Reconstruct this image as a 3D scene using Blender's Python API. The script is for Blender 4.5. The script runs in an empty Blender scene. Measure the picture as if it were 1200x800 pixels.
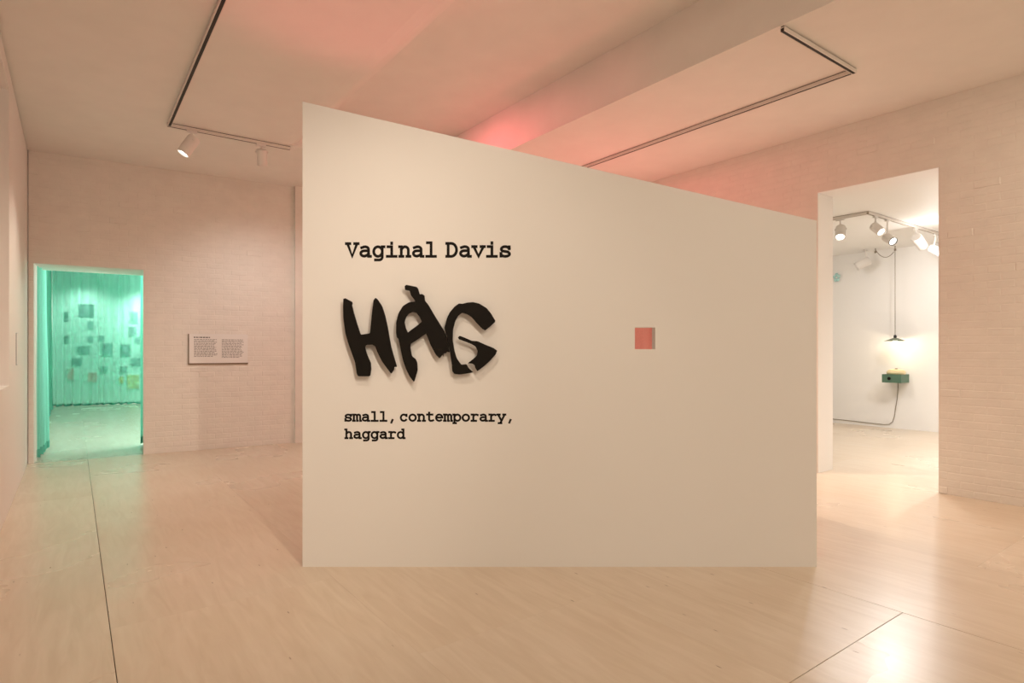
import bpy, bmesh, math, random
from mathutils import Vector, Matrix
random.seed(7)
SC = bpy.context.scene
COL = SC.collection
# ------------------------------------------------------------------ frame of the room
# n runs across the room (left wall -> right wall), u runs along it, away from the camera
NX, NY = .806, .592
def P(n, u, z=0.0): return Vector((n*NX - u*NY, n*NY + u*NX, z))
NH, UH, ZH = Vector((NX, NY, 0)), Vector((-NY, NX, 0)), Vector((0, 0, 1))
F, CX, HY, CAMZ = 700.0, 600.0, 410.0, 1.5
def ray(x, y): return Vector(((x-CX)/F, 1.0, (HY-y)/F))
EYE = Vector((0, 0, CAMZ))
def hit(x, y, p0, nrm):                 # real point where a sight line meets a real plane
    d = ray(x, y); t = (Vector(p0)-EYE).dot(nrm)/d.dot(nrm)
    return EYE + d*t
# ------------------------------------------------------------------ camera, world, exposure
cd = bpy.data.cameras.new('camera'); cam = bpy.data.objects.new('camera', cd); COL.objects.link(cam)
cam.location = EYE; cam.rotation_euler = (math.pi/2, 0, 0)
cd.sensor_width = 36; cd.lens = 36*F/1200; cd.shift_y = 10/1200; cd.clip_start = .02
SC.camera = cam
w = bpy.data.worlds.new('world'); SC.world = w; w.use_nodes = True
w.node_tree.nodes['Background'].inputs[0].default_value = (.9, .8, .7, 1)
w.node_tree.nodes['Background'].inputs[1].default_value = .02
SC.view_settings.view_transform = 'Standard'
try: SC.view_settings.look = 'None'
except Exception: pass
SC.view_settings.exposure = 0.04; SC.view_settings.gamma = 1.0
SC.view_settings.use_curve_mapping = False
# ------------------------------------------------------------------ lights
WARM = (1, .84, .67); CREAM = (1, .89, .74); PALE = (1, .97, .93); PINK = (1, .13, .17); COOL = (.86, 1, .93)
def spot(name, loc, to, watt, size=80, blend=1.0, col=WARM, rad=.06):
    l = bpy.data.lights.new(name, 'SPOT'); l.energy = watt; l.color = col
    l.spot_size = math.radians(size); l.spot_blend = blend; l.shadow_soft_size = rad
    o = bpy.data.objects.new(name, l); COL.objects.link(o); o.location = loc
    o.rotation_euler = (Vector(to)-Vector(loc)).to_track_quat('-Z', 'Y').to_euler(); return o
def point(name, loc, watt, col=WARM, rad=.1):
    l = bpy.data.lights.new(name, 'POINT'); l.energy = watt; l.color = col; l.shadow_soft_size = rad
    o = bpy.data.objects.new(name, l); COL.objects.link(o); o.location = loc; return o
CEIL, COFF = 4.14, 4.71
# spots of the main hall, several of them unseen fill
spot('spot_title', P(.9, 2.1, 3.95), (-.68, 4.134, 1.4), 80, 82, 1, WARM, .012)
spot('spot_title_wide', P(1.3, -1.0, 3.95), (-1.0, 4.134, .6), 25, 90, 1, WARM, .06)
spot('spot_right_wall', P(5.9, -.5, 3.95), P(7.3, 1.5, 1.6), 120, 110, 1, WARM)
spot('spot_floor_left', P(1.1, -.3, 3.95), P(.1, 6.4, 0), 280, 56, 1, WARM, .03)
spot('fill_floor_back', P(.9, 6.6, 3.95), P(.9, 7.0, 0), 95, 125, 1, WARM)  # fill without a fixture, added to lift the floor by the back wall
spot('spot_floor_right', P(5.9, .8, 3.95), P(4.4, 1.2, 0), 130, 130, 1, WARM)
spot('fill_floor_near', P(1.0, -2.5, 3.95), P(2.0, 1.5, 0), 255, 130, 1, WARM)  # unseen fill added behind the camera for floor and bounce light
spot('fill_right_far', P(5.9, 5.0, 3.95), P(6.2, 5.6, 0), 430, 130, 1, WARM)  # fill added to brighten the deep right side; the track carries no lamp
spot('fill_front_wall_a', P(2.9, -2.6, 3.95), P(2.9, -5, 2.9), 380, 120, 1, CREAM)  # unseen fill added, bounced off the wall behind the camera
spot('fill_front_wall_b', P(5.4, -2.6, 3.95), P(5.4, -5, 2.9), 430, 120, 1, CREAM)  # second added bounce fill, likewise unseen
# gelled lamps behind the partition
for u_, w_ in ((7.3, 34), (6.6, 40), (5.7, 14), (4.7, 5)): spot('pink_lamp_cornice', P(3.55, u_, 4.2), P(4.64, u_-.1, 3.98), w_, 92, 1, PINK, .05)
spot('pink_lamp_ceiling', P(1.95, 4.95, 1.9), P(1.75, 4.2, 4.14), 42, 75, .8, PINK, .1)
point('pink_lamp_floor', P(5.6, 6.0, 2.5), 32, PINK, .15)
# curtained room
point('curtain_room_lamp', P(3.2, 15.6, 3.5), 130, COOL, .3)
point('curtain_room_door_fill', P(1.6, 11.35, 2.4), 190, COOL, .3)  # unseen fill added to brighten the curtain at the doorway

# ------------------------------------------------------------------ helpers
def mat(name, col, rough=.6, metal=0, bump=0, bscale=60, var=0, vscale=3, spec=.5, emit=None, estr=0, streak=0):
    m = bpy.data.materials.new(name); m.use_nodes = True; nt = m.node_tree; b = nt.nodes['Principled BSDF']
    b.inputs['Base Color'].default_value = (*col, 1); b.inputs['Roughness'].default_value = rough
    b.inputs['Metallic'].default_value = metal; b.inputs['Specular IOR Level'].default_value = spec
    tc = nt.nodes.new('ShaderNodeTexCoord')
    if var:
        nz = nt.nodes.new('ShaderNodeTexNoise'); nz.inputs['Scale'].default_value = vscale; nz.inputs['Detail'].default_value = 5
        nt.links.new(tc.outputs['Object'], nz.inputs['Vector'])
        r = nt.nodes.new('ShaderNodeValToRGB')
        r.color_ramp.elements[0].position = .3; r.color_ramp.elements[1].position = .7
        r.color_ramp.elements[0].color = (*[c*(1-var) for c in col], 1); r.color_ramp.elements[1].color = (*[min(1, c*(1+var)) for c in col], 1)
        nt.links.new(nz.outputs['Fac'], r.inputs['Fac']); nt.links.new(r.outputs['Color'], b.inputs['Base Color'])
    src = tc.outputs['Object']
    if streak:
        ge = nt.nodes.new('ShaderNodeNewGeometry'); mp = nt.nodes.new('ShaderNodeMapping'); mp.inputs['Scale'].default_value = (1, 1, streak)
        nt.links.new(ge.outputs['Position'], mp.inputs['Vector']); src = mp.outputs['Vector']
        if var: nt.links.new(src, nz.inputs['Vector'])
    if bump:
        n2 = nt.nodes.new('ShaderNodeTexNoise'); n2.inputs['Scale'].default_value = bscale; n2.inputs['Detail'].default_value = 6
        nt.links.new(src, n2.inputs['Vector'])
        bp = nt.nodes.new('ShaderNodeBump'); bp.inputs['Strength'].default_value = bump; bp.inputs['Distance'].default_value = .01
        nt.links.new(n2.outputs['Fac'], bp.inputs['Height']); nt.links.new(bp.outputs['Normal'], b.inputs['Normal'])
    if emit:
        b.inputs['Emission Color'].default_value = (*emit, 1); b.inputs['Emission Strength'].default_value = estr
    return m
M = {}
M['plaster'] = mat('plaster', (.87, .84, .79), .75, bump=.08, bscale=12, var=.02)
M['panel'] = mat('panel_paint', (.84, .82, .79), .6, bump=.03, bscale=90)
M['drywall'] = mat('drywall_paint', (.82, .79, .75), .6, bump=.04, bscale=70)
M['brick'] = mat('painted_brick', (.82, .77, .70), .55, bump=.22, bscale=22, var=.03, vscale=5, streak=1.6)
M['white'] = mat('gallery_white', (.92, .90, .87), .6, bump=.03, bscale=80)
M['black'] = mat('black_paint', (.010, .008, .006), .7, bump=.02, bscale=200, spec=.15)
M['vinyl'] = mat('black_vinyl', (.010, .008, .007), .7, spec=.15)
M['track'] = mat('track_enamel', (.80, .74, .68), .4, bump=.01, bscale=200)
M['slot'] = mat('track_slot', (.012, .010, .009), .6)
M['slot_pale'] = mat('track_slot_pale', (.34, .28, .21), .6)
M['lamp'] = mat('lamp_enamel', (.82, .78, .74), .4, bump=.01, bscale=200)
M['lens'] = mat('lit_lens', (.9, .9, .88), .3, emit=(1, .96, .88), estr=4)
M['lens_dim'] = mat('lit_lens_soft', (.9, .9, .88), .3, emit=(1, .97, .9), estr=1.3)
M['rim'] = mat('black_rim', (.02, .02, .02), .4)
M['board'] = mat('text_board', (.84, .81, .77), .6, bump=.01)
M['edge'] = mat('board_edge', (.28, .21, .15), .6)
M['ink'] = mat('grey_ink', (.30, .28, .26), .7)
M['inkdark'] = mat('dark_ink', (.06, .05, .05), .7)
M['greenbox'] = mat('green_enamel', (.085, .17, .115), .45, bump=.03, bscale=60, var=.06)
M['cream'] = mat('cream_bakelite', (.78, .66, .40), .45, bump=.05, bscale=40, var=.05)
M['cord'] = mat('grey_cord', (.30, .25, .19), .6)
M['brass'] = mat('shade_enamel', (.20, .24, .17), .4)
M['bulb'] = mat('lit_bulb', (1, .95, .85), .3, emit=(1, .90, .70), estr=14)
M['dark'] = mat('floor_joint', (.10, .065, .04), .9)
M['turq'] = mat('turquoise_paint', (.50, .78, .75), .6)
M['plaque'] = mat('plaque_grey', (.20, .22, .25), .4)

def floor_mat(name, base, gloss, wear=(.93, .89, .84), scuff=.8):
    m = bpy.data.materials.new(name); m.use_nodes = True; nt = m.node_tree; N = nt.nodes; L = nt.links
    b = N['Principled BSDF']
    tc = N.new('ShaderNodeTexCoord'); oi = N.new('ShaderNodeObjectInfo')
    sh = N.new('ShaderNodeVectorMath'); sh.operation = 'MULTIPLY_ADD'      # every sheet its own grain
    cmb = N.new('ShaderNodeCombineXYZ')
    for i in range(3): L.new(oi.outputs['Random'], cmb.inputs[i])
    L.new(cmb.outputs[0], sh.inputs[0]); sh.inputs[1].default_value = (40, 40, 0); L.new(tc.outputs['Object'], sh.inputs[2])
    mp = N.new('ShaderNodeMapping'); mp.inputs['Scale'].default_value = (9, 1.1, 1); L.new(sh.outputs[0], mp.inputs['Vector'])
    n1 = N.new('ShaderNodeTexNoise'); n1.inputs['Scale'].default_value = 1.6; n1.inputs['Detail'].default_value = 8; n1.inputs['Distortion'].default_value = 1.2
    L.new(mp.outputs[0], n1.inputs['Vector'])
    r1 = N.new('ShaderNodeValToRGB'); e = r1.color_ramp.elements
    e[0].position = .28; e[0].color = (*[c*k for c, k in zip(base, (.95, .92, .88))], 1)
    e[1].position = .72; e[1].color = (*[min(1, c*1.07) for c in base], 1)
    L.new(n1.outputs['Fac'], r1.inputs['Fac'])
    # sheet tone
    mul = N.new('ShaderNodeMapRange'); mul.inputs['To Min'].default_value = .975; mul.inputs['To Max'].default_value = 1.02
    L.new(oi.outputs['Random'], mul.inputs['Value'])
    mx = N.new('ShaderNodeMix'); mx.data_type = 'RGBA'; mx.blend_type = 'MULTIPLY'; mx.inputs['Factor'].default_value = 1
    L.new(r1.outputs['Color'], mx.inputs['A']); L.new(mul.outputs[0], mx.inputs['B'])
    # worn patches
    n2 = N.new('ShaderNodeTexNoise'); n2.inputs['Scale'].default_value = .8; n2.inputs['Detail'].default_value = 4
    L.new(sh.outputs[0], n2.inputs['Vector'])
    r2 = N.new('ShaderNodeValToRGB'); r2.color_ramp.elements[0].position = .25; r2.color_ramp.elements[1].position = .75
    L.new(n2.outputs['Fac'], r2.inputs['Fac'])
    m2 = N.new('ShaderNodeMix'); m2.data_type = 'RGBA'; L.new(r2.outputs['Color'], m2.inputs['Factor'])
    L.new(mx.outputs['Result'], m2.inputs['A'])
    w2 = N.new('ShaderNodeMix'); w2.data_type = 'RGBA'; w2.blend_type = 'MULTIPLY'; w2.inputs['Factor'].default_value = 1
    L.new(mx.outputs['Result'], w2.inputs['A']); w2.inputs['B'].default_value = (*wear, 1)
    L.new(w2.outputs['Result'], m2.inputs['B'])
    # scuffs: short dark dashes and specks
    mp3 = N.new('ShaderNodeMapping'); mp3.inputs['Scale'].default_value = (5.5, 1.4, 1); mp3.inputs['Rotation'].default_value = (0, 0, .9)
    L.new(sh.outputs[0], mp3.inputs['Vector'])
    vo = N.new('ShaderNodeTexVoronoi'); vo.inputs['Scale'].default_value = 2.2; L.new(mp3.outputs[0], vo.inputs['Vector'])
    r3 = N.new('ShaderNodeValToRGB'); r3.color_ramp.elements[0].position = .03; r3.color_ramp.elements[1].position = .065
    r3.color_ramp.elements[0].color = (.42, .33, .26, 1); r3.color_ramp.elements[1].color = (1, 1, 1, 1)
    L.new(vo.outputs['Distance'], r3.inputs['Fac'])
    m3 = N.new('ShaderNodeMix'); m3.data_type = 'RGBA'; m3.blend_type = 'MULTIPLY'; m3.inputs['Factor'].default_value = scuff
    L.new(m2.outputs['Result'], m3.inputs['A']); L.new(r3.outputs['Color'], m3.inputs['B'])
    L.new(m3.outputs['Result'], b.inputs['Base Color'])
    # varnish
    rr = N.new('ShaderNodeMapRange'); rr.inputs['To Min'].default_value = gloss-.05; rr.inputs['To Max'].default_value = gloss+.09
    L.new(n2.outputs['Fac'], rr.inputs['Value']); L.new(rr.outputs[0], b.inputs['Roughness'])
    b.inputs['Specular IOR Level'].default_value = .56
    bp = N.new('ShaderNodeBump'); bp.inputs['Strength'].default_value = .05; bp.inputs['Distance'].default_value = .01
    L.new(n1.outputs['Fac'], bp.inputs['Height']); L.new(bp.outputs[0], b.inputs['Normal'])
    return m
M['ply'] = floor_mat('varnished_plywood', (.70, .60, .49), .27)
M['ply_pale'] = floor_mat('varnished_plywood_pale', (.55, .54, .45), .24, (.97, .96, .94), 0)

def cloth(name, col, transp, trl=.45):
    m = bpy.data.materials.new(name); m.use_nodes = True; nt = m.node_tree; N = nt.nodes; L = nt.links
    N.remove(N['Principled BSDF']); out = N['Material Output']
    d = N.new('ShaderNodeBsdfDiffuse'); t = N.new('ShaderNodeBsdfTranslucent'); tr = N.new('ShaderNodeBsdfTransparent')
    tc = N.new('ShaderNodeTexCoord'); nz = N.new('ShaderNodeTexNoise'); nz.inputs['Scale'].default_value = 90
    L.new(tc.outputs['Object'], nz.inputs['Vector'])
    r = N.new('ShaderNodeValToRGB'); r.color_ramp.elements[0].color = (*[c*.9 for c in col], 1); r.color_ramp.elements[1].color = (*[min(1, c*1.08) for c in col], 1)
    L.new(nz.outputs['Fac'], r.inputs['Fac'])
    L.new(r.outputs['Color'], d.inputs['Color']); L.new(r.outputs['Color'], t.inputs['Color'])
    tr.inputs['Color'].default_value = (*[.35+.65*c for c in col], 1)
    a = N.new('ShaderNodeMixShader'); a.inputs[0].default_value = trl; L.new(d.outputs[0], a.inputs[1]); L.new(t.outputs[0], a.inputs[2])
    c = N.new('ShaderNodeMixShader'); c.inputs[0].default_value = transp; L.new(a.outputs[0], c.inputs[1]); L.new(tr.outputs[0], c.inputs[2])
    L.new(c.outputs[0], out.inputs['Surface']); return m
M['sheer'] = cloth('sheer_green_cloth', (.30, .76, .62), .42)
M['drape'] = cloth('green_cloth', (.32, .80, .66), .05, .45)
M['hem'] = cloth('green_hem_cloth', (.16, .55, .43), .0, .3)
M['pinkcloth'] = cloth('pink_cloth', (.85, .42, .38), .0, .3)

def tag(o, label=None, cat=None, group=None, kind=None):
    if label: o['label'] = label
    if cat: o['category'] = cat
    if group: o['group'] = group
    if kind: o['kind'] = kind
    return o
def link(name, bm, m, parent=None, smooth=False):
    me = bpy.data.meshes.new(name); bmesh.ops.recalc_face_normals(bm, faces=bm.faces); bm.to_mesh(me); bm.free()
    if m: me.materials.append(m)
    if smooth:
        for p in me.polygons: p.use_smooth = True
    o = bpy.data.objects.new(name, me); COL.objects.link(o)
    if parent:
        o.parent = parent
        o.matrix_parent_inverse = parent.matrix_basis.inverted()
    return o
def empty(name, loc, label, cat, group=None):
    o = bpy.data.objects.new(name, None); COL.objects.link(o); o.location = loc; o.empty_display_size = .1
    return tag(o, label, cat, group)
def obox(bm, o, ax, ay, az, x0, x1, y0, y1, z0, z1):      # box in an oblique frame
    v = [bm.verts.new(Vector(o)+ax*x+ay*y+az*z) for x, y, z in
         ((x0,y0,z0),(x1,y0,z0),(x1,y1,z0),(x0,y1,z0),(x0,y0,z1),(x1,y0,z1),(x1,y1,z1),(x0,y1,z1))]
    for f in ((0,3,2,1),(4,5,6,7),(0,1,5,4),(1,2,6,5),(2,3,7,6),(3,0,4,7)): bm.faces.new([v[i] for i in f])
O0 = Vector((0, 0, 0))
def nbox(bm, n0, n1, u0, u1, z0, z1): obox(bm, O0, NH, UH, ZH, n0, n1, u0, u1, z0, z1)
def tube(bm, pts, r, seg=8):
    pts = [Vector(p) for p in pts]; rings = []
    for i, p in enumerate(pts):
        d = (pts[min(i+1, len(pts)-1)]-pts[max(i-1, 0)]).normalized()
        a = d.orthogonal().normalized() if i == 0 else (rings[-1][1]-d*rings[-1][1].dot(d)).normalized()
        b = d.cross(a)
        rings.append(([bm.verts.new(p+(a*math.cos(2*math.pi*k/seg)+b*math.sin(2*math.pi*k/seg))*r) for k in range(seg)], a))
    for (r0, _), (r1, _) in zip(rings, rings[1:]):
        for k in range(seg): bm.faces.new((r0[k], r0[(k+1) % seg], r1[(k+1) % seg], r1[k]))
    bm.faces.new(rings[0][0]); bm.faces.new(rings[-1][0])
def lathe(bm, prof, o, axis, seg=24, cap0=True, cap1=True):   # prof: (distance along the axis, radius)
    axis = Vector(axis).normalized(); a = axis.orthogonal().normalized(); b = axis.cross(a); rings = []
    for t, r in prof:
        rings.append([bm.verts.new(Vector(o)+axis*t+(a*math.cos(2*math.pi*k/seg)+b*math.sin(2*math.pi*k/seg))*r) for k in range(seg)])
    for r0, r1 in zip(rings, rings[1:]):
        for k in range(seg): bm.faces.new((r0[k], r0[(k+1) % seg], r1[(k+1) % seg], r1[k]))
    if cap0: bm.faces.new(rings[0])
    if cap1: bm.faces.new(rings[-1])

# ------------------------------------------------------------------ the setting: floors
NL, NR = -.485, 7.315                     # left and right wall faces
U0 = -5.0                                 # wall behind the camera
C = Vector((-6.385, 7.885, 0))            # far left corner of the hall
BA = math.radians(32.0); BD = Vector((math.cos(BA), math.sin(BA), 0)); BN = Vector((math.sin(BA), -math.cos(BA), 0))  # back wall: along, towards the room
def Bp(s, d, z=0): return C + BD*s - BN*d + ZH*z            # s along the back wall, d into it
LB = (NR - C.dot(NH))/BD.dot(NH)
bm = bmesh.new(); nbox(bm, -3.0, 14.2, U0-.6, 25, -.20, -.012)
floor = tag(link('floor', bm, M['dark']), kind='structure')
ushift = 1.43 - 2.44*3                    # sheets of plywood, 1.22 x 2.44, laid with the room
ROT = Matrix.Rotation(math.atan2(NY, NX), 4, 'Z')
def sheets(parent, m, n_lo, n_hi, u_lo, u_hi, keep=0):
    for i in range(-3, 12):
        n0 = -1.06+1.22*i; a, b_ = max(n0, n_lo), min(n0+1.22, n_hi)
        if b_-a < .05: continue
        off = ushift + (0 if i % 2 else 1.22)
        for k in range(12):
            c, d = max(off+2.44*k, u_lo), min(off+2.44*(k+1), u_hi)
            if d-c < .05: continue
            g = .0003; ga = .002 if (keep > 0 and i in (1, 4)) else g; gb = .002 if (keep > 0 and i in (0, 3)) else g   # only some joints have opened
            gc = .002 if (keep > 0 and i == 3 and abs(c-1.43) < .1) else g; gd = .002 if (keep > 0 and i == 3 and abs(d-1.43) < .1) else g
            bm = bmesh.new(); obox(bm, O0, NH, UH, ZH, a+ga, b_-gb, c+gc, d-gd, -.012, 0)
            if keep:                      # trimmed along the skewed back wall
                bmesh.ops.bisect_plane(bm, geom=bm.verts[:]+bm.edges[:]+bm.faces[:], plane_co=C, plane_no=-BN*keep, clear_outer=True)
                if len(bm.verts) < 4: bm.free(); continue
                bmesh.ops.holes_fill(bm, edges=bm.edges[:])
            o = P((a+b_)/2, (c+d)/2); mw = Matrix.Translation(o) @ ROT
            bmesh.ops.transform(bm, matrix=mw.inverted(), verts=bm.verts)
            s = link('plywood_sheet', bm, m); s.matrix_world = mw; s.parent = parent
sheets(floor, M['ply'], NL, NR, U0, 12.6, 1)
sheets(floor, M['ply'], NR+.002, 12.7, -2.5, 6.6)
sheets(floor, M['ply_pale'], -1.6, 4.4, 9.9, 21.4, -1)
# ------------------------------------------------------------------ ceilings
CL, CR = 2.27, 4.64                       # the raised bay in the middle
UE = 13.2; UB = 7.9
bm = bmesh.new()
nbox(bm, NL-.4, CL-.11, U0-.3, UE, CEIL, CEIL+.75); nbox(bm, CL-.11, CL, UB, UE, CEIL, CEIL+.75)
nbox(bm, CR, NR+.05, U0-.3, UE, CEIL, CEIL+.75)
nbox(bm, CL, CR, UB, UE, CEIL, CEIL+.75)
tag(link('ceiling', bm, M['plaster']), kind='structure')
bm = bmesh.new()                          # its left side slopes up gently, its right side is a plumb face
prof = [(CL-.12, CEIL), (CL, CEIL+.012), (CL+.08, CEIL+.05), (2.72, COFF-.06), (2.82, COFF-.012), (2.92, COFF), (CR+.01, COFF), (CR+.01, COFF+.2), (CL-.12, COFF+.2)]
e_ = [[bm.verts.new(P(n, u, z)) for n, z in prof] for u in (U0-.3, UB+.01)]
for i in range(len(prof)): bm.faces.new((e_[0][i], e_[0][(i+1) % len(prof)], e_[1][(i+1) % len(prof)], e_[1][i]))
bm.faces.new(e_[0]); bm.faces.new(e_[1])
tag(link('ceiling', bm, M['plaster']), kind='structure')
bm = bmesh.new(); nbox(bm, NR+.37, 13.0, -2.8, 6.9, 3.45, 3.6); tag(link('ceiling', bm, M['white']), kind='structure')
bm = bmesh.new(); obox(bm, C, BD, -BN, ZH, -.9, LB, .8, 11.9, 3.9, 4.05); tag(link('ceiling', bm, M['white']), kind='structure')

# ------------------------------------------------------------------ walls
# left wall with its deep boarded window recess, a shadow gap under the ceiling
RU0, RU1, RZ0, RZ1, TOPL = 4.9, 7.30, 1.168, 3.94, CEIL-.022
UC = C.dot(UH)
bm = bmesh.new()
nbox(bm, NL-.45, NL, U0, RU0, 0, TOPL); nbox(bm, NL-.45, NL, RU1, UC+.2, 0, TOPL)
nbox(bm, NL-.45, NL, RU0, RU1, 0, RZ0); nbox(bm, NL-.45, NL, RU0, RU1, RZ1, TOPL)
nbox(bm, NL-.45, NL-.35, RU0, RU1, RZ0, RZ1)
bmesh.ops.remove_doubles(bm, verts=bm.verts, dist=.0005)
tag(link('wall_left', bm, M['drywall']), kind='structure')
bm = bmesh.new(); nbox(bm, NL-.3, NR+.37, U0-.25, U0, 0, CEIL); tag(link('wall_front', bm, M['drywall']), kind='structure')

def brick_wall(name, org, along, nrm, length, height, thick, openings, vis, m=None):
    """wall core + courses of painted bricks; openings: (s0, s1, z0, z1); nrm points to the room"""
    cs = sorted({0, length, *[o[0] for o in openings], *[o[1] for o in openings]})
    bm = bmesh.new()
    for s0, s1 in zip(cs, cs[1:]):
        op = [o for o in openings if o[0] <= s0+1e-6 and o[1] >= s1-1e-6]
        if op:
            if op[0][3] < height: obox(bm, org, along, -nrm, ZH, s0, s1, 0, thick, op[0][3], height)
        else: obox(bm, org, along, -nrm, ZH, s0, s1, 0, thick if s1-s0 > .2 else .3, 0, height)
    wall = tag(link(name, bm, M['brick']), kind='structure')
    BL, BH, J = .215, .071, .007
    cand = []
    rows = int(height/(BH+J))
    for r in range(rows):
        z0 = .004 + r*(BH+J); z1 = z0+BH
        s = -(r % 2)*(BL+J)/2
        while s < length:
            a, b = max(s, .003), min(s+BL, length-.003); s += BL+J
            segs = [(a, b)]
            for o in openings:
                if z1 > o[2] and z0 < o[3]:
                    ns_ = []
                    for p, q in segs:
                        if q <= o[0] or p >= o[1]: ns_.append((p, q)); continue
                        if p < o[0]: ns_.append((p, o[0]-.002))
                        if q > o[1]: ns_.append((o[1]+.002, q))
                    segs = ns_
            for p, q in segs:
                if q-p < .03: continue
                c = org+along*((p+q)/2)+ZH*((z0+z1)/2)
                x = CX+F*c.x/c.y if c.y > .3 else -999; y = HY-F*(c.z-CAMZ)/c.y if c.y > .3 else -999
                seen = vis(x, y)
                area = 1/max(c.length, .5) if seen else 0
                cand.append((area, p, q, z0, min(z1, height), c, seen))
    cand.sort(key=lambda t: -t[0])
    me = bpy.data.meshes.new('brick'); b2 = bmesh.new()       # one shared brick with eased front edges
    e = .12
    bk = [b2.verts.new(v) for v in ((-.5,0,-.5),(.5,0,-.5),(.5,0,.5),(-.5,0,.5))]
    fr = [b2.verts.new(v) for v in ((-.5+.02,1,-.5+.06),(.5-.02,1,-.5+.06),(.5-.02,1,.5-.06),(-.5+.02,1,.5-.06))]
    b2.faces.new(fr)
    for i in range(4): b2.faces.new((bk[i], bk[(i+1) % 4], fr[(i+1) % 4], fr[i]))
    bmesh.ops.recalc_face_normals(b2, faces=b2.faces)
    b2.to_mesh(me); b2.free(); me.materials.append(M['brick'])
    if me.polygons[0].normal.y < 0: me.flip_normals()
    rotm = Matrix((( along.x, nrm.x, 0), (along.y, nrm.y, 0), (0, 0, 1))).to_4x4()
    rest = bmesh.new()
    for i, (ar, p, q, z0, z1, c, seen) in enumerate(cand):
        pr = random.uniform(.0007, .0023) + (.0030 if random.random() < .03 else 0)
        jz = random.uniform(-.0022, .0022)
        if i < 300 and seen:
            o = bpy.data.objects.new('brick', me); COL.objects.link(o)
            o.matrix_world = Matrix.Translation(c+ZH*jz) @ rotm @ Matrix.Diagonal((q-p, pr, z1-z0, 1)); o.parent = wall
        elif ar > 0:
            mm = Matrix.Translation(c+ZH*jz) @ rotm @ Matrix.Diagonal((q-p, pr, z1-z0, 1))
            v = [rest.verts.new(mm @ vv.co) for vv in me.vertices]
            for f in me.polygons: rest.faces.new([v[k] for k in f.vertices])
    if len(rest.verts): tag(link('brickwork', rest, M['brick'], wall), kind='stuff')
    else: rest.free()
    return wall
d1 = .08; d2 = 1.30                                         # green doorway
pr_ = hit(168, 450, C, BN); d2 = (pr_-C).dot(BD); pl_ = hit(39.5, 450, C, BN); d1 = (pl_-C).dot(BD)
HEAD = 2.65
brick_wall('wall_back', C, BD, BN, LB, CEIL, .8, [(d1, d2, 0, HEAD)],
           lambda x, y: 25 < x < 356 and 150 < y < 560)
# shallow pier at the end of the back wall
sp = (hit(345, 450, C, BN)-C).dot(BD)
bm = bmesh.new(); obox(bm, C, BD, BN, ZH, sp, sp+.5, 0, .06, 0, CEIL); tag(link('trim_1', bm, M['brick']), kind='structure')
# right wall (brick) with the tall opening into the side gallery
RO = P(NR, U0); RD = UH; RN = -NH
e0 = (hit(1100.5, 450, P(NR, 0), NH)).dot(UH)-U0; e1 = (hit(958, 450, P(NR, 0), NH)).dot(UH)-U0
RHEAD = 3.42
brick_wall('wall_right', RO, RD, RN, 17.5, CEIL, .37, [(e0, e1, 0, RHEAD)],
           lambda x, y: 760 < x < 1215 and 60 < y < 620 and not (x < 958 and y > 262))
# side gallery shell
bm = bmesh.new(); nbox(bm, 12.7, 12.95, -2.5, 6.6, 0, 3.45); tag(link('wall_far', bm, M['white']), kind='structure')
bm = bmesh.new(); nbox(bm, NR+.37, 12.95, 6.6, 6.85, 0, 3.45); tag(link('wall_left', bm, M['white']), kind='structure')
bm = bmesh.new(); nbox(bm, NR+.37, 12.95, -2.75, -2.5, 0, 3.45); tag(link('wall_right', bm, M['white']), kind='structure')
# white lining of the opening reveals
bm = bmesh.new()
nbox(bm, NR+.004, NR+.37, U0+e0-.0, U0+e0+.006, 0, RHEAD); nbox(bm, NR+.004, NR+.37, U0+e1-.006, U0+e1, 0, RHEAD)
nbox(bm, NR+.004, NR+.37, U0+e0+.006, U0+e1-.006, RHEAD-.006, RHEAD)
tag(link('trim_2', bm, M['white']), kind='structure')
# curtained room shell
bm = bmesh.new(); obox(bm, C, BD, -BN, ZH, -1.2, -.95, .8, 11.9, 0, 3.9); tag(link('wall_left', bm, M['white']), kind='structure')
bm = bmesh.new(); obox(bm, C, BD, -BN, ZH, LB-.25, LB, .8, 11.9, 0, 3.9); tag(link('wall_right', bm, M['white']), kind='structure')

# ------------------------------------------------------------------ partition with the title
PY, PT = 4.134, .10
def px(x, y, Y=PY): return Vector(((x-CX)/F*Y, Y, CAMZ+(HY-y)/F*Y))
X0, X1 = px(354.5, 0).x, px(957, 0).x
ZL, ZR = px(0, 119).z, px(0, 258.5).z
hx0, hx1, hz0, hz1 = px(744, 0).x, px(768, 0).x, px(0, 409).z, px(0, 383.5).z
xs = [X0, hx0, hx1, X1]
def topz(x): return ZL+(ZR-ZL)*(x-X0)/(X1-X0)
bm = bmesh.new(); gv = {}
for i, x in enumerate(xs):
    for j in range(4):
        z = (0, hz0, hz1, topz(x))[j]
        for k, y in ((0, PY), (1, PY+PT)): gv[i, j, k] = bm.verts.new((x, y, z))
for i in range(3):
    for j in range(3):
        if (i, j) == (1, 1): continue
        for k in (0, 1): bm.faces.new([gv[i, j, k], gv[i+1, j, k], gv[i+1, j+1, k], gv[i, j+1, k]])
def qd(a, b): bm.faces.new([gv[(*a, 0)], gv[(*b, 0)], gv[(*b, 1)], gv[(*a, 1)]])
for i in range(3): qd((i, 0), (i+1, 0)); qd((i, 3), (i+1, 3)); qd((0, i), (0, i+1)); qd((3, i), (3, i+1))
qd((1, 1), (2, 1)); qd((1, 2), (2, 2)); qd((1, 1), (1, 2)); qd((2, 1), (2, 2))
part = tag(link('partition_wall', bm, M['panel']), 'freestanding white partition wall with sloping top, black title lettering and a small square peephole', 'wall')

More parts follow.
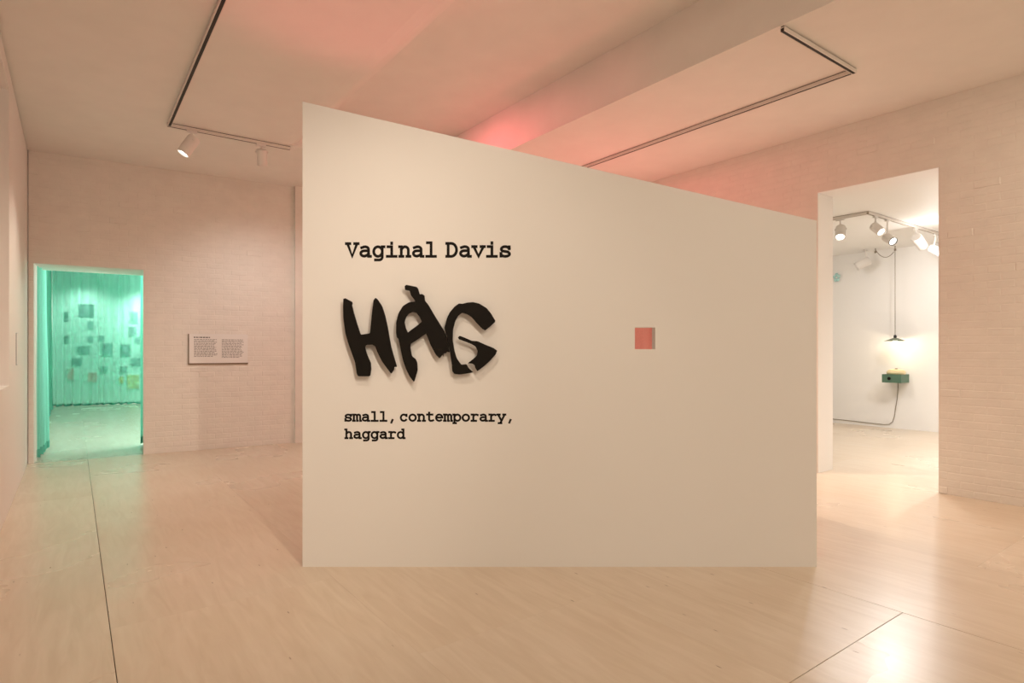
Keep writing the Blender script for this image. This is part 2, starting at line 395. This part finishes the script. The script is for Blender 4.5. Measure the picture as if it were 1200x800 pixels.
# slab-serif typewriter lettering, strokes in a 600-wide cell, x-height 430, capitals 570, ascender 610, descender -160
def arc(cx, cy, rx, ry, a0, a1, n=14):
    return [(cx+rx*math.cos(math.radians(a0+(a1-a0)*i/n)), cy+ry*math.sin(math.radians(a0+(a1-a0)*i/n))) for i in range(n+1)]
G = {
 'V': [[(85,570),(300,0),(515,570)], [(20,570),(200,570)], [(400,570),(580,570)]],
 'D': [[(60,570),(270,570)]+arc(270,285,240,285,90,-90)+[(60,0)], [(135,570),(135,0)]],
 'a': [[(120,385)]+arc(285,315,160,115,125,0,8)+[(445,315),(445,0)], [(445,0),(545,0)], [(445,250)]+arc(270,250,1,1,90,90,1)+arc(250,130,160,120,90,270,14)+[(270,10),(370,45),(445,120)]],
 'g': [arc(275,215,195,215,0,360,28), [(560,430),(470,430),(470,-30)]+arc(330,-30,140,130,0,-90,8)+[(150,-160)]],
 'i': [[(120,430),(300,430),(300,0)], [(90,0),(510,0)], [(300,560),(300,610)]],
 'n': [[(50,430),(140,430),(140,0)], [(60,0),(225,0)], [(140,300)]+arc(310,285,150,145,150,0,10)+[(460,0)], [(385,0),(545,0)]],
 'l': [[(120,610),(300,610),(300,0)], [(90,0),(510,0)]],
 'v': [[(85,430),(300,0),(515,430)], [(25,430),(200,430)], [(400,430),(575,430)]],
 's': [[(480,430),(480,330)], [(480,340)]+arc(295,320,175,110,20,200,12)+[(170,240),(420,195)]+arc(300,105,190,105,40,-180,14)+[(110,110)], [(105,140),(105,0)]],
 'm': [[(10,430),(85,430),(85,0)], [(20,0),(150,0)], [(85,320)]+arc(192,310,107,120,150,0,8)+[(299,0)], [(299,0),(360,0)], [(299,320)]+arc(406,310,107,120,150,0,8)+[(513,0),(580,0)]],
 'c': [arc(310,215,205,215,40,320,24)[0:], [(490,430),(490,320)]],
 'o': [arc(300,215,215,215,0,360,30)],
 'n2': [],
 't': [[(220,570),(220,110)]+arc(330,110,110,110,180,290,8)+[(420,5),(500,40)], [(70,430),(450,430)]],
 'e': [[(90,225),(510,225)]+arc(300,215,210,215,3,310,26)],
 'p': [[(40,430),(130,430),(130,-160)], [(50,-160),(240,-160)], arc(330,215,200,215,0,360,28)],
 'r': [[(80,430),(210,430),(210,0)], [(80,0),(400,0)], [(210,250)]+arc(400,270,190,160,165,75,8)+[(510,395)]],
 'y': [[(85,430),(310,0)], [(525,430),(310,0),(230,-160)], [(25,430),(200,430)], [(420,430),(580,430)], [(110,-160),(310,-160)]],
 'h': [[(50,610),(140,610),(140,0)], [(60,0),(225,0)], [(140,300)]+arc(310,285,150,145,150,0,10)+[(460,0)], [(385,0),(545,0)]],
 'd': [arc(275,215,195,215,0,360,28), [(380,610),(470,610),(470,0),(560,0)]],
 ',': [[(320,70),(240,-130)], [(325,60),(300,20)]],
}
def ribbon(bm, pts, wd, to3d):
    n = len(pts); L_, R_ = [], []
    closed = n > 3 and math.dist(pts[0], pts[-1]) < 1
    q = [Vector(p) for p in pts]
    def dr(a, b):
        v = b-a; return v.normalized() if v.length > 1e-6 else Vector((1, 0))
    q2 = [q[0]]
    for p in q[1:]:
        if (p-q2[-1]).length > 2: q2.append(p)
    q = q2; n = len(q)
    if n < 2: return
    if not closed:                       # square ends run half a stroke on
        q[0] = q[0]-dr(q[0], q[1])*wd*.42; q[-1] = q[-1]+dr(q[-2], q[-1])*wd*.42
    for i in range(n):
        if closed and i in (0, n-1): d0 = dr(q[n-2], q[n-1]); d1_ = dr(q[0], q[1])
        else: d0 = dr(q[max(i-1, 0)], q[max(i, 1)]); d1_ = dr(q[min(i, n-2)], q[min(i+1, n-1)])
        b = d0+d1_; b = b.normalized() if b.length > .1 else d0
        nn = Vector((-b.y, b.x)); k = min(1.7, 1/max(.3, abs(b.dot(d0))))
        L_.append(q[i]+nn*wd/2*k); R_.append(q[i]-nn*wd/2*k)
    f = [[bm.verts.new(to3d(p, h)) for p in (l, r) for h in (0, 1)] for l, r in zip(L_, R_)]
    for a, b in zip(f, f[1:]):
        bm.faces.new((a[1], a[3], b[3], b[1])); bm.faces.new((a[0], a[1], b[1], b[0])); bm.faces.new((a[2], a[3], b[3], b[2]))
    for a in (f[0], f[-1]): bm.faces.new((a[0], a[1], a[3], a[2]))
def typewrite(name, text, x0, base, pitch, label, parent, wd=82, ys=1.0):
    bm = bmesh.new(); k = pitch/600
    for i, ch in enumerate(text):
        for j, st in enumerate(G.get(ch, [])):
            ribbon(bm, st, wd, lambda p, h: px(x0+i*pitch+p[0]*k, base-p[1]*k*ys)+Vector((0, -.0008*h-.0002*(j % 3)*h, 0)))
    o = link(name, bm, M['vinyl'], parent); o['label'] = label; return o
for word, x_, base_, pitch_, wd_, ys_ in (('Vaginal', 405.1, 300.3, 15.4, 124, 1.02), ('Davis', 521.7, 300.3, 15.65, 124, 1.02), ('small,', 403.0, 492.9, 10.3, 136, .98),
                                     ('contemporary,', 467.9, 492.9, 10.4, 136, .98), ('haggard', 403.6, 513.2, 10.2, 136, .98)):
    typewrite('lettering', word, x_, base_, pitch_, 'black typewriter lettering reading '+word.strip(','), part, wd_, ys_)
# the brush-like cut-out letters stand off the wall on pins
LY = PY-.045
def z5(p): return px(390+p[0]/5.714, 320+p[1]/5.714, LY)
def smooth2(pts, it=1):
    for _ in range(it):
        out = []
        for i in range(len(pts)):
            a, b = Vector(pts[i]), Vector(pts[(i+1) % len(pts)])
            if (a-b).length > 14: out += [tuple(a*.9+b*.1), tuple(a*.1+b*.9)]
            else: out += [tuple(a), tuple(b)] if (a-b).length > 6 else [tuple((a+b)/2)]
        pts = out
    return pts
def cutout(name, outer, holes=(), parent=None, th=.012):
    cu = bpy.data.curves.new(name, 'CURVE'); cu.dimensions = '2D'; cu.fill_mode = 'BOTH'
    for ring in (outer, *holes):
        ring = smooth2(ring, 1)
        s = cu.splines.new('POLY'); s.points.add(len(ring)-1); s.use_cyclic_u = True
        for pt, p in zip(s.points, ring):
            v = z5(p); pt.co = (v.x, v.z, 0, 1)
    cu.extrude = th/2
    tmp = bpy.data.objects.new('tmp', cu); COL.objects.link(tmp)
    dg = bpy.context.evaluated_depsgraph_get(); me = bpy.data.meshes.new_from_object(tmp.evaluated_get(dg)); bpy.data.objects.remove(tmp)
    bm = bmesh.new(); bm.from_mesh(me)
    for v in bm.verts: v.co = Vector((v.co.x, LY+v.co.z, v.co.y))
    return link(name, bm, M['black'], parent)
def pins(root, pts):
    for p in pts:
        a = z5(p); bm = bmesh.new(); tube(bm, [(a.x, LY+.004, a.z), (a.x, PY, a.z)], .004, 6); link('pin', bm, M['black'], root)
Hh = [(72,172),(85,168),(130,192),(132,206),(128,212),(140,260),(160,330),(187,412),(215,408),(250,402),(257,330),(266,240),(274,180),(287,165),(300,175),(330,220),(350,280),(370,370),(390,490),(410,560),(430,627),(412,628),(410,645),(392,674),(330,590),(300,530),(285,490),(265,478),(225,480),(215,495),(230,545),(254,600),(258,640),(250,690),(172,690),(162,675),(150,595),(130,540),(105,470),(85,400),(72,300),(70,220)]
Aa = [(482,88),(492,78),(562,92),(572,105),(582,142),(600,140),(614,150),(618,185),(640,212),(680,280),(720,345),(750,392),(768,450),(783,530),(765,525),(758,535),(742,538),(740,560),(735,545),(715,571),(690,545),(655,480),(640,440),(625,403),(590,428),(550,455),(520,474),(520,500),(530,555),(555,575),(566,600),(568,650),(545,730),(515,690),(490,640),(470,580),(455,510),(441,440),(430,430),(424,400),(425,330),(440,270),(470,220),(510,195),(553,190),(545,175),(525,150),(515,118),(485,112)]
Ah = [(480,330),(490,295),(510,270),(535,260),(560,265),(580,290),(597,325),(560,355),(525,380),(503,398),(490,370)]
Gb = [(751,385),(748,365),(755,340),(765,300),(785,260),(815,225),(845,203),(870,205),(900,197),(940,194),(980,203),(1030,233),(1060,270),(1091,322),(1050,360),(1020,383),(1000,372),(960,330),(930,295),(900,275),(865,265),(840,285),(820,320),(805,380),(803,450),(815,520),(830,570),(860,612),(895,609),(910,635),(940,662),(920,668),(850,678),(815,674),(800,655),(796,600),(785,530),(770,450)]
Gs = [(838,430),(850,419),(880,430),(930,452),(970,455),(1020,478),(1075,500),(1101,518),(1090,545),(1050,590),(1010,625),(968,656),(955,635),(950,615),(935,605),(903,603),(920,590),(945,570),(965,550),(970,520),(955,490),(930,475),(880,455),(845,443)]
GRP = 'cut-out title letters on the partition'
r = empty('cutout_letter', (z5((250, 690)).x, PY, z5((250, 690)).z), 'black brush-like cut-out letter H with a short crossbar, mounted on the white partition', 'letter', GRP)
cutout('letter_face', Hh, (), r); pins(r, [(110, 250), (320, 400), (210, 620)])
r = empty('cutout_letter', (z5((545, 728)).x, PY, z5((545, 728)).z), 'black cut-out letter A with an accent on top, between H and G', 'letter', GRP)
cutout('letter_face', Aa, (Ah,), r); pins(r, [(460, 320), (690, 450), (540, 620)])
r = empty('cutout_letter', (z5((850, 678)).x, PY, z5((850, 678)).z), 'black cut-out letter G with a split lower spur, mounted on the white partition', 'letter', GRP)
cutout('letter_face', Gb, (), r); cutout('letter_spur', Gs, (), r); pins(r, [(950, 240), (790, 400), (1000, 560)])

# ------------------------------------------------------------------ curtains
def curtain(name, A, B, z0, z1, folds, amp, m, label, hem=None, group=None, seed=1, tw=1.0, parent=None):
    """cloth hung between A and B; gathers tighten to the top by tw"""
    rnd = random.Random(seed); A, B = Vector(A), Vector(B); d = (B-A); L = d.length; d.normalize(); nr = Vector((-d.y, d.x, 0))
    ph = [rnd.uniform(.6, 1.4) for _ in range(folds+1)]; am = [rnd.uniform(.45, 1.25) for _ in range(folds+1)]
    cols = folds*8; rows = 14; tot = sum(ph[:folds])
    prof = []
    for f in range(folds):
        for k in range(8):
            prof.append(((sum(ph[:f])+ph[f]*k/8)/tot, math.sin(2*math.pi*k/8)*am[f]*amp + rnd.uniform(-.1, .1)*amp))
    prof.append((1, 0))
    bow = [rnd.uniform(-1, 1) for _ in prof]
    def pt(i, t, zz=None):
        s, o = prof[i]; k = tw+(1-tw)*(1-t)
        z = z0+(z1-z0)*t if zz is None else zz
        return A+d*(s*L*k)+nr*(o*(.75+.5*(1-t))+bow[i]*.012*math.sin(t*5+i*.35)) + ZH*(z+ (.012*math.sin(i*.7) if t == 0 else 0))
    bm = bmesh.new(); g = [[bm.verts.new(pt(i, t/rows)) for i in range(len(prof))] for t in range(rows+1)]
    for a, b in zip(g, g[1:]):
        for i in range(len(prof)-1): bm.faces.new((a[i], a[i+1], b[i+1], b[i]))
    o = tag(link(name, bm, m, None, True), label, 'curtain', group)
    if hem:
        bm = bmesh.new(); e = nr*.004
        for side in (-1, 1):
            lo = [bm.verts.new(pt(i, 0)+e*side) for i in range(len(prof))]; hi = [bm.verts.new(pt(i, hem/(z1-z0))+e*side) for i in range(len(prof))]
            for i in range(len(prof)-1): bm.faces.new((lo[i], lo[i+1], hi[i+1], hi[i]))
        link('hem', bm, M['hem'], o, True)
    return o
GC = Vector((-12.2, 15.85, 0))            # far corner of the curtains
FD = Vector((math.cos(math.radians(27)), math.sin(math.radians(27)), 0)); FN = Vector((FD.y, -FD.x, 0))
curtain('curtain', GC+ZH*0, GC+FD*5.2, .004, 3.7, 27, .075, M['sheer'], 'wide sheer green curtain across the far end of the curtained room', .05, None, 3)
curtain('curtain', P(-.52, 15.0), P(-.5, 19.9), .03, 3.7, 22, .06, M['sheer'], 'green curtain along the left side of the curtained room, beyond the doorway curtain', .05, None, 5)
curtain('curtain', Bp(d1-.005, .24), Bp(d1-.0, 1.40), .03, 3.3, 6, .035, M['drape'], 'green curtain drawn aside at the corner jamb of the green doorway', .11, None, 8, .7)
pR = hit(167.3, 522, O0, ZH); 
curtain('curtain', Bp((pR-C).dot(BD)-.03, .95), Bp((pR-C).dot(BD)+.75, .92), .03, 3.6, 5, .05, M['drape'], 'narrow edge of green curtain at the jamb of the green doorway nearer the text board', .11, None, 9)
# picture wall behind the sheer curtain
wp = GC - FN*1.0
for k_ in (.6, 2.2, 3.8): spot('picture_fill', GC+FD*k_-FN*.25+ZH*3.3, wp+FD*k_+ZH*1.5, 20+95*k_, 140, 1, COOL, .1)  # unseen fill spots added to show the prints and backlight the cloth
bm = bmesh.new(); obox(bm, wp, FD, -FN, ZH, -1.2, 6.5, 0, .2, 0, 3.9); tag(link('wall_far', bm, M['white']), kind='structure')
M['pic_grey'] = mat('print_grey', (.16, .16, .17), .6, var=.5, vscale=14)
M['pic_mid'] = mat('print_mid', (.30, .30, .33), .6, var=.4, vscale=12)
M['pic_pink'] = mat('print_pink', (.95, .28, .26), .6, var=.1, vscale=8)
M['pic_yellow'] = mat('print_yellow', (.95, .55, .10), .6, var=.1, vscale=8)
M['frame'] = mat('picture_frame', (.06, .06, .06), .5)
pics = [(101,364,18,15,'grey','large dark print at the top of the wall'),(77.6,371,5,11,'grey','narrow dark print highest at the left end of the picture wall'),
 (106,381,9,10,'mid','small grey print just below the large dark one'),(157.5,372,9,14,'mid','grey print highest at the right end of the picture wall'),
 (155.6,388,9,11,'mid','grey print second from top at the right end'),(98,410,14,9,'grey','wide dark print left of centre behind the curtain'),
 (125.6,409,13,15,'mid','square grey print in the middle of the picture wall'),(147,410.5,11,13,'framed','black framed square print right of centre behind the curtain'),
 (119,396,8,7,'mid','small grey print above the square print in the middle'),(106,397,8,8,'mid','small grey print above the wide dark print'),
 (90,424,11,9,'grey','dark print low on the left, above the pink sheets'),(122,432,9,7,'mid','small grey print hung low'),
 (145,432,9,7,'mid','small grey print below the black framed one'),(159,424,11,9,'grey','dark print low at the right, above the orange sheet'),
 (108,442,12,12,'pink','pink sheet low on the picture wall, left of centre'),(83,438,8,14,'pink','taller pink sheet low at the left end of the picture wall'),
 (156,447,15,17,'yellow','large orange sheet low at the right end of the picture wall'),(142,445,6,8,'yellow','small orange sheet beside the large orange sheet'),
 (77.6,398,5,9,'grey','narrow dark print halfway down at the left end'),(161,398,7,8,'mid','grey print halfway down at the right end of the picture wall')]
for x, y, a, b, k, lb in pics:
    c = hit(x, y, wp, FN); c1 = hit(x+a/2, y, wp, FN); c2 = hit(x-a/2, y, wp, FN); hh = abs(hit(x, y-b/2, wp, FN).z-hit(x, y+b/2, wp, FN).z)/2; hw = (c1-c2).length/2
    r = empty('wall_print', c-ZH*hh, lb+' in the green room', 'picture', 'prints behind the sheer green curtain')
    bm = bmesh.new(); obox(bm, c, FD, FN, ZH, -hw, hw, 0, .018, -hh, hh)
    link('backing', bm, M['frame' if k in ('framed', 'grey') else 'board'], r)
    bd = .035 if k == 'framed' else .012
    bm = bmesh.new(); obox(bm, c, FD, FN, ZH, -hw+bd, hw-bd, .018, .022, -hh+bd, hh-bd)
    link('sheet', bm, M['pic_'+({'framed': 'mid'}.get(k, k))], r)

# ------------------------------------------------------------------ text board and plaque
tl, tr = hit(221.5, 391, C, BN), hit(290, 391, C, BN); bz = hit(222, 425.5, C, BN).z
s0, s1 = (tl-C).dot(BD), (tr-C).dot(BD)
r = empty('text_board', Bp(s0, 0, bz), 'white rectangular text board with two columns of small grey print on brick wall', 'sign')
bm = bmesh.new(); obox(bm, C, BD, BN, ZH, s0, s1, .0068, .030, bz, tl.z)
link('board', bm, M['board'], r)
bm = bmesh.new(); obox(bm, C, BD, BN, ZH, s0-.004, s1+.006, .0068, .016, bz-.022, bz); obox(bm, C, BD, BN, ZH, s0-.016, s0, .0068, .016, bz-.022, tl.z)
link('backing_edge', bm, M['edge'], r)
Wb, Hb = s1-s0, tl.z-bz
def textcol(a0, a1, top, bot, lines, nm, m, dens, last=.8):
    bm = bmesh.new(); rnd = random.Random(int(a0*1000)); lh = (top-bot)/lines
    for i in range(lines):
        x = a0; end = a1-(rnd.uniform(0, .06) if i < lines-1 else (1-last)*(a1-a0))
        while x < end:
            wl = min(rnd.uniform(.012, .05), end-x)
            obox(bm, C, BD, BN, ZH, s0+Wb*x, s0+Wb*(x+wl), .0302, .0306, bz+Hb*(top-lh*i-lh*dens), bz+Hb*(top-lh*i)); x += wl+.010
    return link(nm, bm, m, r)
textcol(.075, .345, .90, .865, 1, 'heading', M['inkdark'], 1, 1)
textcol(.08, .475, .82, .20, 14, 'text_column', M['ink'], .5)
textcol(.545, .93, .82, .16, 15, 'text_column', M['ink'], .5)
pc = hit(18.6, 408, P(NL, 0), NH); pu = pc.dot(UH)
r = empty('wall_plaque', P(NL, pu, 1.34), 'small thin dark-edged plaque on left wall beside the green doorway', 'sign')
bm = bmesh.new(); nbox(bm, NL, NL+.005, pu, pu+.16, 1.34, 1.68); link('plate', bm, M['plaque'], r)
bm = bmesh.new(); nbox(bm, NL+.005, NL+.007, pu+.004, pu+.156, 1.344, 1.676); link('face', bm, M['board'], r)

# ------------------------------------------------------------------ lighting tracks and spotlights
def track(label, runs, zc, base, slot='slot'):
    """runs: list of (n0,u0,n1,u1) axis-aligned; channel 40 wide, 34 deep, open below"""
    root = empty('lighting_track', P(runs[0][0], runs[0][1], base), label, 'light track')
    for n0, u0, n1, u1 in runs:
        a, b = min(n0, n1), max(n0, n1); c, d = min(u0, u1), max(u0, u1); alongn = abs(n1-n0) > abs(u1-u0)
        if alongn: a, b = a-.02, b+.02
        else: c, d = c+.02, d-.02
        bm = bmesh.new(); w_ = .02
        def bx(o0, o1, z0, z1):
            if alongn: nbox(bm, a, b, c+o0, c+o1, z0, z1)
            else: nbox(bm, a+o0, a+o1, c, d, z0, z1)
        zt = zc-.008
        bx(-w_, -w_+.006, zt-.036, zt); bx(w_-.006, w_, zt-.036, zt); bx(-w_+.006, w_-.006, zt-.008, zt)
        bmesh.ops.remove_doubles(bm, verts=bm.verts, dist=.0002)
        link('channel', bm, M['track'], root)
        bm = bmesh.new(); bx(-w_+.006, w_-.006, zt-.033, zt-.008); link('conductor_slot', bm, M[slot], root)
        bm = bmesh.new(); bx(-.012, .012, zt, zc); link('shadow_gap_strip', bm, M[slot], root)  # added spacer, coloured dark to stand for the shadow gap under the ceiling
    return root
TZ = CEIL-.044
track('white lighting track with black slot, carrying two spotlights above the brick back wall', [(.9, U0+.6, .9, 7.96), (.9, 7.96, 2.25, 7.96)], CEIL, CEIL)
track('bare white lighting track with no spotlights, bent at a corner near the right wall', [(5.9, 2.62, 5.9, 9.6), (4.68, 2.62, 5.9, 2.62)], CEIL, CEIL)
GZ = 3.45; GTZ = GZ-.044
track('white lighting track on ceiling of the bright side gallery seen through the tall opening', [(9.0, 3.8, 9.0, 5.9), (9.0, 3.8, 12.6, 3.8)], GZ, GZ, 'slot_pale')
def spotlight(base, head, aim, label, R=.07, L=.23, lens='lens', group='white track spotlights', plate=None, rim='lamp', watt=0, size=100, col=PALE):
    """base: point on the underside of the track; head: centre of the can; aim: direction of the beam"""
    base, head = Vector(base), Vector(head); aim = Vector(aim).normalized()
    root = empty('track_spotlight', base, label, 'spotlight', group)
    bm = bmesh.new(); a, b = (UH, NH) if plate == 'u' else (NH, UH)
    obox(bm, base, a, b, ZH, -.055, .055, -.016, .016, -.024, -.0005); link('adaptor', bm, M['lamp'], root)
    top = head-aim*L*.30
    bm = bmesh.new(); tube(bm, [base-ZH*.02, Vector((base.x*.6+top.x*.4, base.y*.6+top.y*.4, top.z*.5+base.z*.5)), top], .011, 8); link('stem', bm, M['lamp'], root)
    bm = bmesh.new(); lathe(bm, [(-L/2, R*.90), (-L/2+.006, R*.98), (-L/2+.014, R), (L/2-.01, R), (L/2, R*.97), (L/2, R*.88), (L/2-.025, R*.84)], head, aim, 28, True, True); link('lamp_head', bm, M['lamp'], root, False)
    bm = bmesh.new(); lathe(bm, [(L/2-.023, R*.83), (L/2-.017, R*.80), (L/2-.012, R*.4)], head, aim, 24); link('lens', bm, M[lens], root, True)
    bm = bmesh.new(); lathe(bm, [(L/2-.004, R*.97), (L/2+.012, R*1.0), (L/2+.012, R*.88), (L/2-.004, R*.885)], head, aim, 28, False, False); link('rim', bm, M[rim], root, True)
    sd = aim.cross(ZH).normalized()
    for sg in (1, -1):
        bm = bmesh.new(); tube(bm, [top+sd*sg*(R*.95), top+sd*sg*(R+.014)], .014, 10); link('pivot', bm, M['lamp'], root)
    if watt: spot('spotlight_beam', head+aim*(L/2+.02), head+aim*2, watt, size, 1, col, R*1.1)
    return root
def tilt(x, y, pl, n): return hit(x, y, pl, n)
plU = P(0, 7.96)
b1 = hit(225, 153.5, plU, UH); b2 = hit(306, 171, plU, UH)
h1 = hit(221.5, 170.5, P(0, 7.88), UH); h2 = hit(307, 184, P(0, 8.02), UH)
b1.z = b2.z = TZ
spotlight(b1, h1, Vector((-.38, -.28, -.80)), 'white cylindrical spotlight with glowing lens, hung near the corner of the ceiling track', .072, .23, 'lens', 'spotlights on the ceiling track', watt=105, size=80, col=CREAM)
spotlight(b2, h2, Vector((-.12, .42, -1.0)), 'white cylindrical spotlight turned to the brick wall, hung near the end of the track', .062, .19, 'lens_dim', 'spotlights on the ceiling track', watt=110, size=125, col=PALE)
GG = 'spotlights in the bright side gallery'
def gspot(bx, hx, hy, depth_shift, aim, label, on='n', lens='lens', rim='lamp', L=.21, R=.066, watt=0, size=110):
    pl, n = ((P(9.0, 0), NH) if on == 'u' else (P(0, 3.8), UH))
    b = hit(bx, 270, pl, n); b.z = GTZ
    h = hit(hx, hy, b+Vector((0, depth_shift, 0)), Vector((0, 1, 0)))
    return spotlight(b, h, aim, label, R, L, lens, GG, 'u' if on == 'u' else None, rim, watt, size)
gspot(984.5, 985, 272, -.05, (-.35, -.55, -.75), 'white gallery spotlight beside the opening jamb, on the short side run of the track', 'u', watt=45)
gspot(1026, 1028, 268, -.06, (.20, -.80, -.70), 'white gallery spotlight with a plain bright lens, first after the track corner', 'n', L=.17, R=.062, watt=120, size=120)
gspot(1040, 1042, 280, -.02, (.10, -.85, -.55), 'white gallery spotlight with a black-rimmed bright lens, second after the track corner', 'n', 'lens', 'rim', L=.17, R=.062, watt=120, size=120)
gspot(1073, 1077.5, 283, -.02, (.75, .45, -.52), 'white gallery spotlight turned away, showing only its pale can', 'n', 'lamp', L=.24, R=.075, watt=85, size=130)
gspot(1096.5, 1097, 293, -.05, (.05, -.85, -.45), 'white gallery spotlight with a glaring lens, cut by the edge of the tall opening', 'n', watt=60, size=120)
point('gallery_ceiling_glow', hit(1092, 289, P(0, 3.5), UH), 11, PALE, .05)  # added point light that brightens the ceiling near the last spotlight
# one on the ceiling by the far wall
b = P(12.45, 0)*0 + hit(1014, 301, P(12.35, 0), NH); b.z = GZ-.012
spotlight(b, hit(1011.5, 308.5, P(12.33, 0), NH), (-.75, .30, -.42), 'white gallery spotlight hanging by the far wall, next to the swagged lamp cord', .085, .24, 'lamp', GG)
spot('gallery_floor_fill', P(10.3, 2.6, 3.3), P(10.0, 2.6, 0), 470, 140, 1, PALE, .1)  # unseen fill aimed at the gallery floor, added for its bounce
spot('gallery_wall_fill', P(9.4, 5.4, 3.3), P(12.7, 4.9, 1.3), 80, 100, 1, PALE, .12)  # unseen fill added to lighten the far gallery wall

# ------------------------------------------------------------------ lamp, wall box and cable of the side gallery
WN = 12.7
bc = hit(1044.5, 443, P(WN-.36, 0), NH); bu = bc.dot(UH)
zb0, zb1 = hit(1045, 448.3, P(WN-.36, 0), NH).z, hit(1045, 438.6, P(WN-.36, 0), NH).z
uA, uB = hit(1056, 443, P(WN-.36, 0), NH).dot(UH), hit(1033.5, 443, P(WN-.36, 0), NH).dot(UH)
r = empty('wall_box', P(WN, uA, zb0), 'dark green box shelf with a round hole on white gallery wall', 'shelf')
bm = bmesh.new(); nbox(bm, WN-.36, WN, uA, uB, zb0, zb1); bmesh.ops.bevel(bm, geom=bm.edges[:], offset=.006, segments=1); link('body', bm, M['greenbox'], r)
hc = P(WN-.36, uA+(uB-uA)*.62, (zb0+zb1)/2)
bm = bmesh.new(); lathe(bm, [(0, .030), (.006, .030), (.006, .022), (.002, .020)], hc, -NH, 16); link('socket', bm, M['black'], r)
# cream telephone-like lump: lower body with a raised crown
cz = zb1; cu = (uA+uB)/2-.02; cn = WN-.20
r = empty('cream_dish', P(cn, cu, cz), 'cream lidded dish with a small knob standing on the green box', 'dish')
def loaf(bm, prof, sx, sy):
    m = Matrix.Translation(P(cn, cu, cz)) @ Matrix.Rotation(math.atan2(UH.y, UH.x), 4, 'Z') @ Matrix.Diagonal((sx, sy, 1, 1))
    rings = [[bm.verts.new(m @ Vector((math.copysign(abs(math.cos(t))**.7, math.cos(t))*rr, math.copysign(abs(math.sin(t))**.7, math.sin(t))*rr, z))) for t in [2*math.pi*k/28 for k in range(28)]] for z, rr in prof]
    for a, b in zip(rings, rings[1:]):
        for k in range(28): bm.faces.new((a[k], a[(k+1) % 28], b[(k+1) % 28], b[k]))
    bm.faces.new(rings[0]); bm.faces.new(rings[-1])
bm = bmesh.new(); loaf(bm, [(0, .92), (.02, 1), (.05, .98), (.06, .93)], .155, .12); link('dish', bm, M['cream'], r, True)
bm = bmesh.new(); loaf(bm, [(.06, .90), (.075, .86), (.09, .6), (.096, .25)], .155, .12); link('lid', bm, M['cream'], r, True)
bm = bmesh.new(); loaf(bm, [(.094, .12), (.105, .14), (.115, .10), (.118, .03)], .155, .16); link('knob', bm, M['cord'], r, True)
# pendant
pn = WN-.30
pt = hit(1049, 398, P(pn, 0), NH); pu_ = pt.dot(UH); zs = pt.z
r = empty('pendant_lamp', P(pn, pu_, zs), 'small lit pendant lamp with shallow shade hanging over the green box', 'lamp')
bm = bmesh.new(); lathe(bm, [(.055, .022), (.048, .05), (.028, .10), (.0, .175), (-.004, .172), (.024, .096), (.043, .046), (.050, .018)], P(pn, pu_, zs-.02), ZH, 32, False, False); link('shade', bm, M['brass'], r, True)
bm = bmesh.new(); lathe(bm, [(.03, .02), (.075, .026), (.10, .024), (.112, .01)], P(pn, pu_, zs-.02), ZH, 14); link('lamp_holder', bm, M['rim'], r, True)
bm = bmesh.new(); lathe(bm, [(-.045, .008), (-.040, .026), (-.02, .036), (.0, .034), (.03, .018)], P(pn, pu_, zs-.02), ZH, 16); link('bulb', bm, M['bulb'], r, True)
ztop = GZ-.02
cp = [P(pn, pu_, zs+.09), P(pn, pu_, ztop-.06)]
hk = hit(1026, 298, P(pn, 0), NH); hu = hk.dot(UH)
for i in range(1, 13):
    t = i/12; cp.append(P(pn, pu_+(hu-pu_)*t, ztop-.06-.14*4*t*(1-t)+.05*t))
bm = bmesh.new(); tube(bm, cp, .006, 6); link('cord', bm, M['cord'], r, True)
for uu in (pu_, hu):
    bm = bmesh.new(); tube(bm, [P(pn, uu, GZ), P(pn, uu, ztop-.045)], .008, 6); lathe(bm, [(0, .02), (.03, .018), (.04, .008)], P(pn, uu, ztop-.07), ZH, 10); link('ceiling_hook', bm, M['cord'], r)
point('pendant_glow', P(pn, pu_, zs-.10), 5, (1, .82, .56), .04)
# cable from the box
pts = [hit(x, y, P(WN-.012, 0), NH) for x, y in ((1052.5, 448.5), (1052.3, 456), (1051.5, 466), (1049.5, 478), (1048, 488), (1046, 494), (1042, 497), (1036, 497.3), (1020, 495.5), (1000, 493.3), (978, 491), (966, 489.8))]
bm = bmesh.new(); tube(bm, pts, .007, 6); tag(link('power_cable', bm, M['cord'], None, True), 'thin dark cable drooping from the green box and running left along the wall', 'cable')
# turquoise object at the far left edge of the view into the gallery
tc_ = hit(980.5, 325, P(12.66, 0), NH); tu = tc_.dot(UH)
r = empty('wall_ornament', P(12.7, tu, tc_.z-.12), 'small pale turquoise ornament high on gallery wall beside the opening jamb', 'ornament')
for k in range(5):
    bm = bmesh.new(); a = 2*math.pi*k/5+.3; c = P(12.67, tu, tc_.z)+UH*math.cos(a)*.04+ZH*math.sin(a)*.06
    lathe(bm, [(0, .01), (.01, .036), (.02, .032), (.028, .01)], c, -NH, 10); link('petal', bm, M['turq'], r, True)
bm = bmesh.new(); lathe(bm, [(0, .03), (.04, .03), (.05, .01)], P(12.70, tu, tc_.z), -NH, 12); link('boss', bm, M['white'], r, True)

# pink drape behind the peephole
curtain('curtain', (.45, 5.35, 0), (2.6, 5.75, 0), .02, 2.1, 9, .06, M['pinkcloth'], 'pink cloth hung behind the partition, glimpsed through the square peephole', None, None, 12)
